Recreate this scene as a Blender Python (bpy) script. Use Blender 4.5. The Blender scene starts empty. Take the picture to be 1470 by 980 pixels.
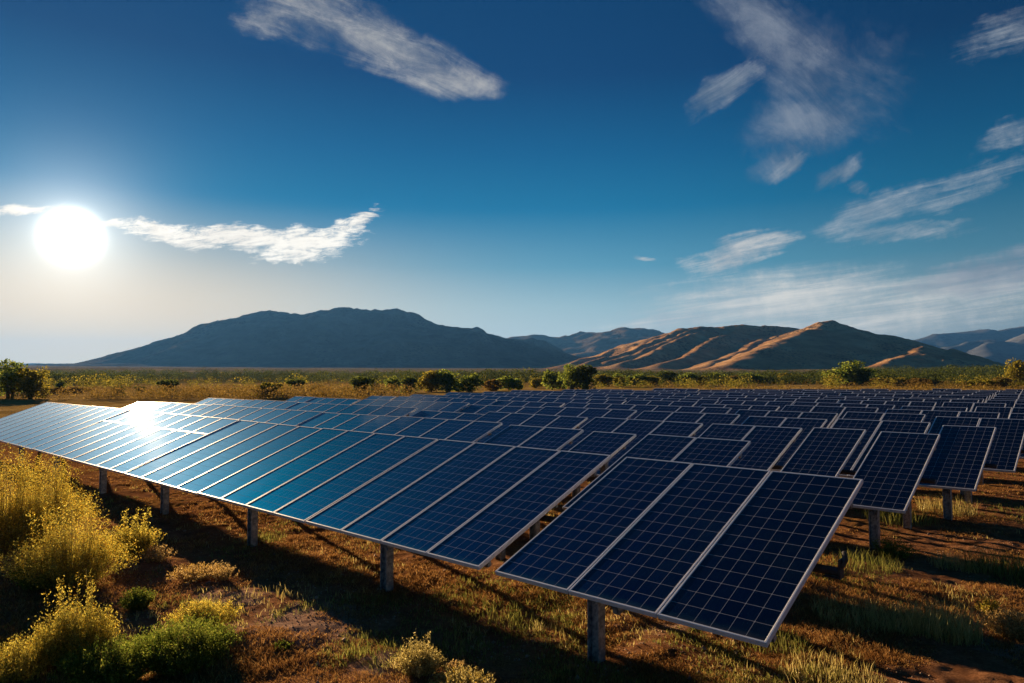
import bpy, math, random
import numpy as np
from mathutils import Vector, Matrix, Euler
random.seed(7)
rng = np.random.default_rng(7)
C = bpy.data.collections.new("place")
bpy.context.scene.collection.children.link(C)
sc = bpy.context.scene

EXPOSURE = 1.3; HAZE = 8e-5
# ------------------------------------------------------------------ camera
F, PITCH, EYE = 1005.5, 0.0451, 2.81          # focal length in pixels of the 1470 wide photo
HB, AZ, TILT, L = 2.1453, 0.8297, 0.371, 2.772
def ray(px, py):
    x, v = (px-735)/F, (490-py)/F
    c, s = math.cos(PITCH), math.sin(PITCH)
    return np.array([x, c - v*s, s + v*c])
def at_dist(px, py, D):                        # a point on the ray whose y is D
    r = ray(px, py); r = r/r[1]*D
    return np.array([r[0], D, EYE + r[2]])
def on_ground(px, py):
    r = ray(px, py); t = -EYE/r[2]
    return np.array([r[0]*t, r[1]*t, 0.0])
cam = bpy.data.cameras.new("camera"); camo = bpy.data.objects.new("camera", cam); C.objects.link(camo)
cam.sensor_width = 36; cam.lens = 36*F/1470
camo.location = (0, 0, EYE); camo.rotation_euler = (math.pi/2 + PITCH, 0, 0)
cam.clip_start = 0.1; cam.clip_end = 30000
sc.camera = camo

# ------------------------------------------------------------------ noise in numpy
def _hash(ix, iy, seed):
    h = (ix.astype(np.int64)*374761393 + iy.astype(np.int64)*668265263 + seed*974634777) & 0xffffffff
    h = ((h ^ (h >> 13))*1274126177) & 0xffffffff
    h = h ^ (h >> 16)
    return (h & 0xffff)/65535.0
def vnoise(x, y, seed=0):
    ix, iy = np.floor(x), np.floor(y); fx, fy = x-ix, y-iy
    fx = fx*fx*fx*(fx*(fx*6-15)+10); fy = fy*fy*fy*(fy*(fy*6-15)+10)
    a, b = _hash(ix, iy, seed), _hash(ix+1, iy, seed); c, d = _hash(ix, iy+1, seed), _hash(ix+1, iy+1, seed)
    return (a*(1-fx)+b*fx)*(1-fy) + (c*(1-fx)+d*fx)*fy
def fbm(x, y, o=5, seed=0, ridged=False):
    s = 0; a = .5; n = 0
    for i in range(o):
        v = vnoise(x, y, seed+i)
        if ridged: v = 1-abs(2*v-1)
        s = s + a*v; n += a; a *= .5; x, y = x*2.03+7.1, y*2.01+3.7
    return s/n

# ------------------------------------------------------------------ helpers
def np_mesh(name, v, f, smooth=False, matidx=None):
    v = np.asarray(v, np.float32); f = np.asarray(f, np.int32)
    me = bpy.data.meshes.new(name); k = f.shape[1]
    me.vertices.add(len(v)); me.vertices.foreach_set("co", v.ravel())
    me.loops.add(f.size); me.loops.foreach_set("vertex_index", f.ravel())
    me.polygons.add(len(f)); me.polygons.foreach_set("loop_start", np.arange(0, f.size, k, dtype=np.int32))
    if smooth: me.polygons.foreach_set("use_smooth", np.ones(len(f), bool))
    if matidx is not None: me.polygons.foreach_set("material_index", np.asarray(matidx, np.int32))
    me.update(calc_edges=True)
    return me
def link(name, me, mats, parent=None, loc=(0,0,0), rot=(0,0,0)):
    if not isinstance(mats, (list, tuple)): mats = [mats]
    if not me.materials:
        for m in mats: me.materials.append(m)
    o = bpy.data.objects.new(name, me); C.objects.link(o)
    o.parent = parent; o.location = loc; o.rotation_euler = rot
    return o
def empty(name, loc, rz=0):
    o = bpy.data.objects.new(name, None); C.objects.link(o); o.location = loc; o.rotation_euler = (0,0,rz)
    o.empty_display_size = .3
    return o
def tag(o, label=None, cat=None, group=None, kind=None):
    if label: o["label"] = label
    if cat: o["category"] = cat
    if group: o["group"] = group
    if kind: o["kind"] = kind
    return o
def copy_tree(o, parent=None):
    c = o.copy(); C.objects.link(c); c.parent = parent
    for ch in o.children: copy_tree(ch, c)
    return c
class MB:
    def __init__(s): s.v = []; s.f = []
    def box(s, x0, x1, y0, y1, z0, z1, M=None):
        n = len(s.v)
        for p in ((x0,y0,z0),(x1,y0,z0),(x1,y1,z0),(x0,y1,z0),(x0,y0,z1),(x1,y0,z1),(x1,y1,z1),(x0,y1,z1)):
            s.v.append(tuple(M @ Vector(p)) if M else p)
        for q in ((0,3,2,1),(4,5,6,7),(0,1,5,4),(1,2,6,5),(2,3,7,6),(3,0,4,7)): s.f.append([n+i for i in q])
        return s
    def tube(s, pts, rad, k=6, caps=True):
        pts = [Vector(p) for p in pts]; n0 = len(s.v)
        if not hasattr(rad, '__len__'): rad = [rad]*len(pts)
        up = Vector((.13,.27,.95)) if abs((pts[-1]-pts[0]).normalized().z) < .9 else Vector((1,.1,0))
        for i, p in enumerate(pts):
            t = (pts[min(i+1,len(pts)-1)] - pts[max(i-1,0)]).normalized()
            a = t.cross(up).normalized(); b = t.cross(a)
            for j in range(k):
                q = p + (a*math.cos(2*math.pi*j/k) + b*math.sin(2*math.pi*j/k))*rad[i]; s.v.append(tuple(q))
        for i in range(len(pts)-1):
            for j in range(k):
                s.f.append([n0+i*k+j, n0+i*k+(j+1)%k, n0+(i+1)*k+(j+1)%k, n0+(i+1)*k+j])
        if caps:
            s.f.append([n0+j for j in range(k)][::-1]); s.f.append([n0+(len(pts)-1)*k+j for j in range(k)])
        return s
    def mesh(s, name, smooth=False, bevel=0):
        me = bpy.data.meshes.new(name); me.from_pydata(s.v, [], s.f)
        if bevel:
            import bmesh
            b = bmesh.new(); b.from_mesh(me)
            bmesh.ops.bevel(b, geom=[e for e in b.edges if e.is_manifold and e.calc_face_angle(0) > 1], offset=bevel, segments=1, affect='EDGES', clamp_overlap=True)
            b.to_mesh(me); b.free()
        if smooth:
            me.polygons.foreach_set("use_smooth", [True]*len(me.polygons))
        me.update(); return me

# ------------------------------------------------------------------ node helper
class NT:
    def __init__(s, tree): s.t = tree; s.t.nodes.clear()
    def n(s, kind, **kw):
        nd = s.t.nodes.new(kind)
        ins = kw.pop('ins', {})
        for k, v in kw.items(): setattr(nd, k, v)
        for k, v in ins.items(): s.set(nd.inputs[k], v)
        return nd
    def set(s, sock, v):
        if isinstance(v, bpy.types.NodeSocket): s.t.links.new(v, sock)
        elif isinstance(v, bpy.types.Node): s.t.links.new(v.outputs[0], sock)
        else: sock.default_value = v
    def m(s, op, a, b=0.0, c=0.0, clamp=False):
        nd = s.t.nodes.new('ShaderNodeMath'); nd.operation = op; nd.use_clamp = clamp
        s.set(nd.inputs[0], a); s.set(nd.inputs[1], b); s.set(nd.inputs[2], c); return nd.outputs[0]
    def vm(s, op, a, b=(0,0,0), out=0, scale=None):
        nd = s.t.nodes.new('ShaderNodeVectorMath'); nd.operation = op
        s.set(nd.inputs[0], a); s.set(nd.inputs[1], b)
        if scale is not None: s.set(nd.inputs['Scale'], scale)
        return nd.outputs[out]
    def mix(s, f, a, b, blend='MIX'):
        nd = s.t.nodes.new('ShaderNodeMix'); nd.data_type = 'RGBA'; nd.blend_type = blend
        s.set(nd.inputs['Factor'], f); s.set(nd.inputs['A'], a); s.set(nd.inputs['B'], b); return nd.outputs['Result']
    def noise(s, vec, scale, detail=5, rough=.55, dist=0.0, out='Fac'):
        nd = s.n('ShaderNodeTexNoise', ins={'Scale': scale, 'Detail': detail, 'Roughness': rough, 'Distortion': dist})
        s.set(nd.inputs['Vector'], vec); return nd.outputs[out]
    def ramp(s, f, stops, interp='LINEAR'):
        nd = s.t.nodes.new('ShaderNodeValToRGB'); cr = nd.color_ramp; cr.interpolation = interp
        while len(cr.elements) < len(stops): cr.elements.new(.5)
        for e, (p, c) in zip(cr.elements, stops):
            e.position = p; e.color = (*c, 1) if len(c) == 3 else c
        s.set(nd.inputs[0], f); return nd.outputs[0]
    def smooth(s, x, lo, hi):
        nd = s.t.nodes.new('ShaderNodeMapRange'); nd.interpolation_type = 'SMOOTHSTEP'
        s.set(nd.inputs[0], x); nd.inputs[1].default_value = lo; nd.inputs[2].default_value = hi
        return nd.outputs[0]
def c4(c): return (*c, 1)
def mat(name):
    m = bpy.data.materials.new(name); m.use_nodes = True; return m, NT(m.node_tree)
def finish(nt, surf, disp=None):
    o = nt.n('ShaderNodeOutputMaterial'); nt.t.links.new(surf.outputs[0], o.inputs['Surface'])
def bsdf(nt, base, rough=.8, bump=None, bstr=.3, bdist=.02, **kw):
    b = nt.n('ShaderNodeBsdfPrincipled'); nt.set(b.inputs['Base Color'], base); nt.set(b.inputs['Roughness'], rough)
    for k, v in kw.items(): nt.set(b.inputs[k.replace('_',' ')], v)
    if bump is not None:
        bp = nt.n('ShaderNodeBump', ins={'Strength': bstr, 'Distance': bdist}); nt.set(bp.inputs['Height'], bump)
        nt.set(b.inputs['Normal'], bp.outputs[0])
    return b

# ------------------------------------------------------------------ sun and sky
SUN_AZ, SUN_EL = math.radians(-32.8), math.radians(10.4)
sdir = Vector((math.sin(SUN_AZ)*math.cos(SUN_EL), math.cos(SUN_AZ)*math.cos(SUN_EL), math.sin(SUN_EL)))
sl = bpy.data.lights.new("sun", 'SUN'); sl.energy = 5.0; sl.angle = math.radians(.53); sl.color = (1, .70, .40)
so = bpy.data.objects.new("sun", sl); C.objects.link(so)
so.rotation_euler = (-sdir).to_track_quat('-Z', 'Y').to_euler(); so.location = (0, 0, 60)
dr = ray(103, 338); DISC = Vector(dr).normalized()
w = bpy.data.worlds.new("World"); sc.world = w; w.use_nodes = True
def build_world():
    nt = NT(w.node_tree)
    d = nt.n('ShaderNodeTexCoord').outputs['Generated']
    sky = nt.n('ShaderNodeTexSky', sky_type='NISHITA', sun_disc=False)
    sky.sun_elevation = SUN_EL; sky.sun_rotation = SUN_AZ; sky.air_density = 1.0; sky.dust_density = SKY_DUST; sky.ozone_density = 3.0
    sky.altitude = 900
    sx = nt.n('ShaderNodeSeparateXYZ', ins={'Vector': d})
    X, Y, Z = sx.outputs
    cosang = nt.vm('DOT_PRODUCT', d, tuple(DISC), out='Value')
    # deep polarised blue by elevation over a weak Nishita sky; the sun's aureole and the warm horizon below it
    K = 1.0/(SKY_STRENGTH*2**EXPOSURE)
    zn = nt.m('MAXIMUM', Z, 0.0)
    rp = nt.ramp(nt.m('SQRT', zn), [(math.sqrt(z_), c_) for z_, c_ in SKY_RAMP], 'B_SPLINE' if 0 else 'LINEAR')
    ang = nt.m('ARCCOSINE', nt.m('MINIMUM', cosang, 1.0))
    warm = nt.m('MULTIPLY', nt.m('EXPONENT', nt.m('MULTIPLY', nt.m('POWER', nt.m('DIVIDE', ang, .40), 2.2), -1.0)), nt.m('SUBTRACT', 1.0, nt.smooth(Z, .05, .24)))
    rp = nt.mix(nt.m('MULTIPLY', warm, .9), rp, (1.12,.77,.43,1))
    cool = nt.m('MULTIPLY', nt.smooth(ang, .9, 1.5), nt.m('SUBTRACT', 1.0, nt.smooth(Z, .02, .2)))
    rp = nt.mix(nt.m('MULTIPLY', cool, .55), rp, (.16,.27,.38,1))
    rp = nt.vm('SCALE', rp, scale=nt.m('SUBTRACT', 1.0, nt.m('MULTIPLY', nt.smooth(ang, .6, 1.25), .38)))
    base = nt.vm('ADD', nt.vm('SCALE', rp, scale=K*.96), nt.vm('MULTIPLY', sky.outputs[0], (0,.012,.02)))
    def lobe(sig, amp, col):
        e = nt.m('MULTIPLY', nt.m('EXPONENT', nt.m('MULTIPLY', nt.m('POWER', nt.m('DIVIDE', ang, sig), 1.3), -1.0)), amp*K)
        return nt.vm('SCALE', col, scale=e)
    col = base
    for sig, amp, c_ in AUREOLE:
        col = nt.vm('ADD', col, lobe(sig, amp, c_))
    # clouds, placed by direction: P = (x/y, z/y)
    Ys = nt.m('MAXIMUM', Y, .02)
    P = nt.n('ShaderNodeCombineXYZ'); nt.set(P.inputs[0], nt.m('DIVIDE', X, Ys)); nt.set(P.inputs[1], nt.m('DIVIDE', Z, Ys))
    P = P.outputs[0]
    wn = nt.noise(P, 7.0, 5, .62, out='Color')
    Pw = nt.vm('ADD', P, nt.vm('SCALE', nt.vm('SUBTRACT', wn, (.5,.5,.5)), scale=WARP))
    def fib(ang_, sx_, sy_, det=7, rough=.62):
        mp = nt.n('ShaderNodeMapping', ins={'Rotation': (0,0,-ang_), 'Scale': (1,1,1)}); nt.set(mp.inputs[0], P)
        mp2 = nt.n('ShaderNodeMapping', ins={'Scale': (sx_, sy_, 1)}); nt.set(mp2.inputs[0], mp.outputs[0])
        return nt.noise(mp2.outputs[0], 1.0, det, rough, .6)
    fine = nt.noise(Pw, 46.0, 6, .7)
    out = col
    for grp in CLOUDS:
        fmax = None
        for (px, py, a, b, rot, wgt) in grp['e']:
            r = ray(px, py); cx, cy = r[0]/r[1], r[2]/r[1]
            q = nt.vm('SUBTRACT', Pw, (cx, cy, 0))
            th = math.radians(rot); co, si = math.cos(th), math.sin(th)
            qx = nt.vm('DOT_PRODUCT', q, (co*F/a, si*F/a, 0), out='Value')
            qy = nt.vm('DOT_PRODUCT', q, (-si*F/b, co*F/b, 0), out='Value')
            e = nt.m('SUBTRACT', 1.0, nt.m('ADD', nt.m('MULTIPLY', qx, qx), nt.m('MULTIPLY', qy, qy)))
            e = nt.m('MULTIPLY', nt.m('MAXIMUM', e, -1.2), wgt)
            fmax = e if fmax is None else nt.m('SMOOTH_MAX', fmax, e, .25)
        n1 = fib(math.radians(grp['dir']), *grp['fs'])
        v = nt.m('ADD', fmax, nt.m('MULTIPLY', nt.m('SUBTRACT', n1, .5), grp['amp']))
        v = nt.m('ADD', v, nt.m('MULTIPLY', nt.m('SUBTRACT', fine, .5), 1.1))
        al = nt.m('MULTIPLY', nt.smooth(v, grp['lo'], grp['hi']), grp['op'])
        al = nt.m('MULTIPLY', al, nt.smooth(Y, .05, .2))
        n2 = nt.noise(Pw, 9.0, 5, .55)
        sh = nt.smooth(nt.m('ADD', nt.m('MULTIPLY', n2, .5), nt.m('MULTIPLY', n1, .5)), .36, .64)
        glow = nt.m('MULTIPLY', nt.m('EXPONENT', nt.m('MULTIPLY', nt.m('DIVIDE', ang, .45), -1.0)), grp.get('glow', 0.0))
        cc = nt.mix(sh, c4(grp['dark']), c4(grp['light']))
        cc = nt.vm('SCALE', nt.vm('ADD', cc, nt.vm('SCALE', (1.0,.9,.75), scale=glow)), scale=K*.08)
        out = nt.mix(al, out, cc)
    bg = nt.n('ShaderNodeBackground', ins={'Strength': SKY_STRENGTH}); nt.set(bg.inputs[0], nt.vm('SCALE', out, scale=1.0))
    o = nt.n('ShaderNodeOutputWorld'); nt.t.links.new(bg.outputs[0], o.inputs[0])
WARP = .055; SKY_DUST = .6; SKY_STRENGTH = .08
SKY_RAMP = [(0,(.95,.90,.80)), (.03,(.78,.80,.76)), (.06,(.52,.66,.68)), (.094,(.36,.55,.61)), (.15,(.10,.33,.47)), (.228,(.004,.170,.345)), (.30,(.0,.105,.262)), (.395,(.0,.045,.155)), (.6,(.0,.033,.115)), (1.0,(.002,.03,.10))]
AUREOLE = [(.008, 350.0, (1,.97,.9)), (.052, .95, (1,.95,.85)), (.13, .07, (.95,.95,.95))]
CLOUDS = [
  dict(dir=-22, fs=(8,26,9,.70), amp=2.0, lo=-.1, hi=1.8, op=.85, dark=(2.6,2.9,3.4), light=(7.6,7.3,6.8), e=[
     (455,18,130,52,-12,1), (545,58,130,46,-30,1.25), (640,108,90,36,-8,1.2), (400,30,70,26,4,.9), (610,70,80,26,-20,.9)]),
  dict(dir=-38, fs=(7,15,9,.68), amp=1.5, lo=-.1, hi=1.9, op=.72, dark=(1.0,1.4,2.3), light=(3.9,4.3,5.0), e=[
     (1090,28,110,60,-35,1.2), (1160,95,95,80,-50,1.1), (1160,180,110,56,14,1.25), (1125,232,62,26,28,1),
     (1235,120,95,80,60,.55)]),
  dict(dir=34, fs=(7,40,8,.66), amp=1.7, lo=.05, hi=1.5, op=.75, dark=(1.8,2.4,3.2), light=(5.4,5.7,6.2), e=[
     (1040,126,80,26,36,1.1), (1205,252,56,17,32,1), (1130,245,46,15,22,.9), (1235,272,20,12,10,.8)]),
  dict(dir=13, fs=(8,75,8,.68), amp=2.5, lo=.1, hi=1.5, op=.85, dark=(5.0,5.4,5.8), light=(9.2,8.8,8.2), e=[
     (1062,362,100,30,15,1.1), (1010,374,54,12,5,.8), (920,376,20,4,3,.8), (1222,395,32,8,-5,.8)]),
  dict(dir=16, fs=(7,60,8,.68), amp=2.2, lo=.05, hi=1.6, op=.70, dark=(2.6,3.4,4.3), light=(6.2,6.5,6.9), e=[
     (1265,300,130,30,24,1.1), (1290,335,120,18,7,1.1), (1380,262,140,32,20,.8), (1450,190,70,20,25,.9), (1440,55,90,36,14,.75), (1340,320,60,10,4,.8)]),
  dict(dir=8, fs=(3.2,60,9,.70), amp=2.3, lo=-.3, hi=1.7, op=.92, dark=(6.0,6.5,6.8), light=(11.0,10.4,9.4), e=[
     (1120,432,220,48,5,1.1), (970,462,160,20,9,1), (1300,445,230,44,6,.9), (1130,462,300,36,2,.9), (1400,420,160,40,6,.9)]),
  dict(dir=10, fs=(4,50,8,.66), amp=2.0, lo=-.05, hi=1.5, op=.85, dark=(2.0,2.6,3.6), light=(4.4,4.9,5.6), e=[
     (1430,392,130,30,8,1.2), (1490,372,130,32,14,1.1), (1380,415,120,18,4,.9)]),
  dict(dir=5, fs=(26,110,8,.72), amp=2.9, lo=.15, hi=1.1, op=.97, dark=(8.6,8.0,7.2), light=(12.5,11.8,10.6), glow=5.0, e=[
     (250,330,110,19,-6,1.1), (345,343,130,22,-5,1.1), (440,350,90,26,6,1.2), (500,328,58,18,28,1), (30,298,70,11,2,1), (420,370,80,14,4,1), (150,322,80,8,-4,.9)]),
]

# ------------------------------------------------------------------ terrain
def ground_h(x, y):
    r = np.hypot(x, y)
    z = .0108*np.maximum(r-300, 0)*np.clip((r-300)/500, 0, 1)**.5
    return z + np.clip((r-200)/800, 0, 1)*(fbm(x/300, y/300, 4, 3)-.5)*4
def near_h(x, y):
    r = np.hypot(x, y); k = np.clip(1-(r-35)/40, 0, 1)
    h = (fbm(x/2.5, y/2.5, 3, 11)-.5)*.13 + (fbm(x/.45, y/.45, 4, 21)-.5)*.075 + (fbm(x/.12, y/.12, 3, 31)-.5)*.03
    return h*k
def ground_z(x, y):
    x = np.atleast_1d(np.asarray(x, float)); y = np.atleast_1d(np.asarray(y, float))
    return ground_h(x, y) + near_h(x, y)
def gz(x, y): return float(ground_z(x, y)[0])

def grid_faces(nx, ny):
    i = np.arange((nx-1)*(ny-1)); r, c = i//(nx-1), i % (nx-1); a = r*nx+c
    return np.stack([a, a+1, a+nx+1, a+nx], 1)

def make_ground():
    def warp(n, near, dens, far):              # near: half-size kept dense, then geometric out to far
        a = np.linspace(0, near, int(near/dens)); m = n-len(a); b = near*np.power(far/near, np.linspace(0, 1, m+1)[1:])
        return np.concatenate([a, b])
    xs = warp(380, 10, .04, 7000); xs = np.concatenate([-xs[::-1][:-1], xs])
    ya = np.arange(4.2, 18, .04); yb = 18*np.power(7400/18, np.linspace(0, 1, 190)[1:]); yc = -np.array([7000, 3000, 1000, 300, 100, 30, 10, 3, 0, -2, -3.4])
    ys = np.concatenate([yc, ya, yb])
    gx, gy = np.meshgrid(xs, ys); z = ground_z(gx.ravel(), gy.ravel())
    v = np.stack([gx.ravel(), gy.ravel(), z], 1)
    return np_mesh("ground", v, grid_faces(len(xs), len(ys)), True)

def mat_ground():
    m, nt = mat("soil_and_dry_grass")
    p = nt.n('ShaderNodeNewGeometry').outputs['Position']
    s = nt.n('ShaderNodeSeparateXYZ', ins={'Vector': p})
    dist = nt.vm('LENGTH', p, out='Value')
    big = nt.noise(p, .55, 4, .6); mid = nt.noise(p, 3.0, 6, .65); fine = nt.noise(p, 28, 6, .7)
    soil = nt.ramp(nt.m('ADD', nt.m('MULTIPLY', mid, .55), nt.m('MULTIPLY', fine, .45)),
                   [(.3,(.09,.038,.017)), (.47,(.20,.090,.042)), (.6,(.33,.165,.085)), (.75,(.48,.28,.165))])
    litter = nt.ramp(nt.noise(p, 60, 4, .75), [(.35,(.09,.04,.013)), (.55,(.28,.145,.05)), (.72,(.50,.30,.13))])
    near = nt.mix(nt.smooth(nt.m('ADD', nt.m('MULTIPLY', big, .6), nt.m('MULTIPLY', mid, .4)), .48, .62), soil, litter)
    for px, py, rad in ((430,900,.75),(330,860,.5),(930,890,.5),(1450,905,.7),(560,960,.4)):      # bare sandy patches
        q = on_ground(px, py)
        dd = nt.vm('LENGTH', nt.vm('SUBTRACT', p, (q[0], q[1], 0)), out='Value')
        k = nt.smooth(nt.m('ADD', nt.m('DIVIDE', dd, rad), nt.m('MULTIPLY', nt.m('SUBTRACT', mid, .5), 2.2)), 1.2, .5)
        near = nt.mix(nt.m('MULTIPLY', k, .7), near, nt.ramp(fine, [(.35,(.26,.15,.10)), (.65,(.55,.38,.28))]))
    # dry grass flat beyond the panels, green scrub bands, then olive plain
    dn = nt.noise(p, .03, 5, .6); dn2 = nt.noise(p, .25, 6, .7)
    straw = nt.ramp(dn2, [(.3,(.14,.09,.028)), (.5,(.34,.22,.07)), (.7,(.55,.38,.15))])
    d2 = nt.m('ADD', dist, nt.m('MULTIPLY', nt.m('SUBTRACT', dn, .5), 160))
    scrub = nt.ramp(nt.noise(p, .12, 6, .72), [(.36,(.025,.034,.012)), (.5,(.08,.08,.024)), (.64,(.21,.15,.05))])
    plain = nt.ramp(nt.noise(p, .02, 8, .75), [(.38,(.09,.080,.036)), (.52,(.21,.16,.078)), (.66,(.40,.29,.16))])
    c = nt.mix(nt.smooth(dist, 30, 60), near, straw)
    c = nt.mix(nt.smooth(d2, 160, 260), c, scrub)
    c = nt.mix(nt.smooth(d2, 480, 800), c, plain)
    hh = nt.m('ADD', nt.m('MULTIPLY', fine, .6), nt.m('MULTIPLY', nt.noise(p, 95, 4, .7), .4))
    b = bsdf(nt, c, .95, hh, .9, .03)
    b.inputs['Specular IOR Level'].default_value = 0
    finish(nt, b); return m

def mat_hill(name, cols, scale, spot, spotcol, spot_amt=.8):
    m, nt = mat(name)
    p = nt.n('ShaderNodeNewGeometry').outputs['Position']
    a = nt.noise(p, scale, 8, .68)
    c = nt.ramp(a, [(.34, cols[0]), (.5, cols[1]), (.66, cols[2])])
    vo = nt.n('ShaderNodeTexVoronoi', ins={'Scale': spot, 'Randomness': 1.0}); nt.set(vo.inputs['Vector'], p)
    dens = nt.noise(p, spot*.06, 4, .6)
    th = nt.m('MULTIPLY', nt.smooth(dens, .35, .7), .5)
    sp = nt.m('LESS_THAN', vo.outputs['Distance'], th)
    c = nt.mix(nt.m('MULTIPLY', sp, spot_amt), c, c4(spotcol))
    hb = nt.noise(p, spot*.6, 6, .7)
    b = bsdf(nt, c, 1.0, hb, .6, 1.8); b.inputs['Specular IOR Level'].default_value = 0
    finish(nt, b); return m

def make_hills(name, ridges, mat_, res, seed, namp, nscale, kmax=.12, warp=.55):
    """ridges: list of (slope, [(px, py, dist), ...]); a height field of soft ridge cones over the plain"""
    segs = []
    for slope, nodes in ridges:
        pts = [at_dist(*n) for n in nodes]
        pts = [np.array([q[0], q[1], max(q[2]-float(ground_h(np.array([q[0]]), np.array([q[1]]))[0]), .5)]) for q in pts]
        segs += [(slope, a, b) for a, b in zip(pts[:-1], pts[1:])]
    allp = np.array([q for _, a, b in segs for q in (a, b)])
    hm = allp[:, 2].max(); smin = min(s for s, _, _ in segs); pad = hm/smin*.9
    x0, x1, y0, y1 = allp[:,0].min()-pad, allp[:,0].max()+pad, allp[:,1].min()-pad, allp[:,1].max()+pad
    xs = np.arange(x0, x1, res); ys = np.arange(y0, y1, res)
    gx, gy = np.meshgrid(xs, ys); X, Y = gx.ravel(), gy.ravel()
    wx = X + (fbm(X/(nscale*1.5), Y/(nscale*1.5), 4, seed+50)-.5)*nscale*warp
    wy = Y + (fbm(X/(nscale*1.5), Y/(nscale*1.5), 4, seed+60)-.5)*nscale*warp
    K = hm*kmax; acc = np.zeros_like(X)
    for slope, a, b in segs:
        d = b[:2]-a[:2]; L2 = (d**2).sum()+1e-6
        t = np.clip(((wx-a[0])*d[0]+(wy-a[1])*d[1])/L2, 0, 1)
        dist = np.hypot(wx-(a[0]+t*d[0]), wy-(a[1]+t*d[1])); z = a[2]+(b[2]-a[2])*t
        r = K*.8/slope
        h = z - slope*(np.sqrt(dist**2+r*r)-r)
        acc = acc + np.exp(np.clip((h-hm)/K*2.2, -650, 5))
    h = hm + np.log(acc+1e-290)*K/2.2
    hp = np.log1p(np.exp(np.clip(h/(.05*hm), -30, 30)))*.05*hm           # soft foot
    amt = np.clip(hp/hm*2.2, 0, 1)
    h = hp + (fbm(X/nscale, Y/nscale, 7, seed, True)-.62)*namp*amt + (fbm(X/nscale*5, Y/nscale*5, 4, seed+5, True)-.6)*namp*.22*amt
    z = ground_h(X, Y) + h - 1.2 - 4*(hp < .012*hm)
    v = np.stack([X, Y, z], 1)
    f = grid_faces(len(xs), len(ys)); keep = (hp[f] > .004*hm).any(1); f = f[keep]
    used = np.unique(f); remap = -np.ones(len(v), int); remap[used] = np.arange(len(used))
    me = np_mesh(name, v[used], remap[f], True)
    o = link(name, me, mat_); tag(o, kind='structure'); return o

# ------------------------------------------------------------------ foliage
def leaf_quads(cen, size, aspect=1.8, up=0.0):
    n = len(cen); a = rng.normal(size=(n,3)); a[:,2] = a[:,2]*(1-up)+up*2.2; a /= np.linalg.norm(a, axis=1)[:,None]
    b = np.cross(a, rng.normal(size=(n,3))); b /= np.linalg.norm(b, axis=1)[:,None]+1e-9
    s = (size if hasattr(size,'__len__') else np.full(n, size))[:,None]*rng.uniform(.6,1.3,(n,1))
    a, b = a*s*.5*aspect, b*s*.5
    v = np.stack([cen-a, cen+b, cen+a, cen-b], 1).reshape(-1,3)
    return v, np.arange(4*n).reshape(n,4)
def mat_leaf(name, cols, trans=.5, scale=1.5, tcol=1.3):
    m, nt = mat(name)
    g = nt.n('ShaderNodeNewGeometry')
    p = nt.n('ShaderNodeTexCoord').outputs['Object']
    f = nt.m('ADD', nt.m('MULTIPLY', g.outputs['Random Per Island'], .5), nt.m('MULTIPLY', nt.noise(p, scale, 3, .6), .5))
    c = nt.ramp(f, [(.25, cols[0]), (.5, cols[1]), (.75, cols[2])])
    d = nt.n('ShaderNodeBsdfDiffuse'); nt.set(d.inputs[0], c)
    t = nt.n('ShaderNodeBsdfTranslucent'); nt.set(t.inputs[0], nt.vm('SCALE', c, scale=tcol))
    mx = nt.n('ShaderNodeMixShader', ins={0: trans}); nt.t.links.new(d.outputs[0], mx.inputs[1]); nt.t.links.new(t.outputs[0], mx.inputs[2])
    finish(nt, mx); return m
def mat_plain(name, a, b, scale=20, rough=.8, **kw):
    m, nt = mat(name)
    p = nt.n('ShaderNodeTexCoord').outputs['Object']
    n = nt.noise(p, scale, 5, .6)
    finish(nt, bsdf(nt, nt.mix(nt.smooth(n, .35, .65), c4(a), c4(b)), rough, n, .25, .004, **kw)); return m

M_bark = mat_plain("bark", (.06,.045,.03), (.12,.09,.06), 12, .95)
def crown_points(n, w, h, lobes, seed):
    r = np.random.default_rng(seed)
    cs = []
    for i in range(lobes):
        a = r.uniform(0, 2*math.pi); q = r.uniform(.1, .62)
        zc = r.uniform(.14,.80); q *= 1.25 if zc < .5 else .9
        cs.append((math.cos(a)*q*w/2, math.sin(a)*q*w/2, h*zc, w*r.uniform(.16,.27), h*r.uniform(.15,.24)))
    cs.append((0,0,h*.52,w*.36,h*.38)); cs.append((0,0,h*.22,w*.40,h*.22))
    out = []
    per = n//len(cs)
    for cx, cy, cz, rw, rh in cs:
        d = r.normal(size=(per,3)); d /= np.linalg.norm(d, axis=1)[:,None]
        k = r.uniform(.25,1,(per,1))**.45
        q = d*k*[rw, rw, rh] + [cx, cy, cz]
        q += .10*w*(np.stack([vnoise(q[:,0]*9/w+s_*7, q[:,2]*9/w+q[:,1]*5/w, seed+s_) for s_ in range(3)],1)-.5)
        out.append(q)
    q = np.concatenate(out); q = q[q[:,2] > .03*h]
    keep = vnoise(q[:,0]*14/w+q[:,1]*9/w, q[:,2]*14/h, seed+9) > .26
    return q[keep], cs
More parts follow.
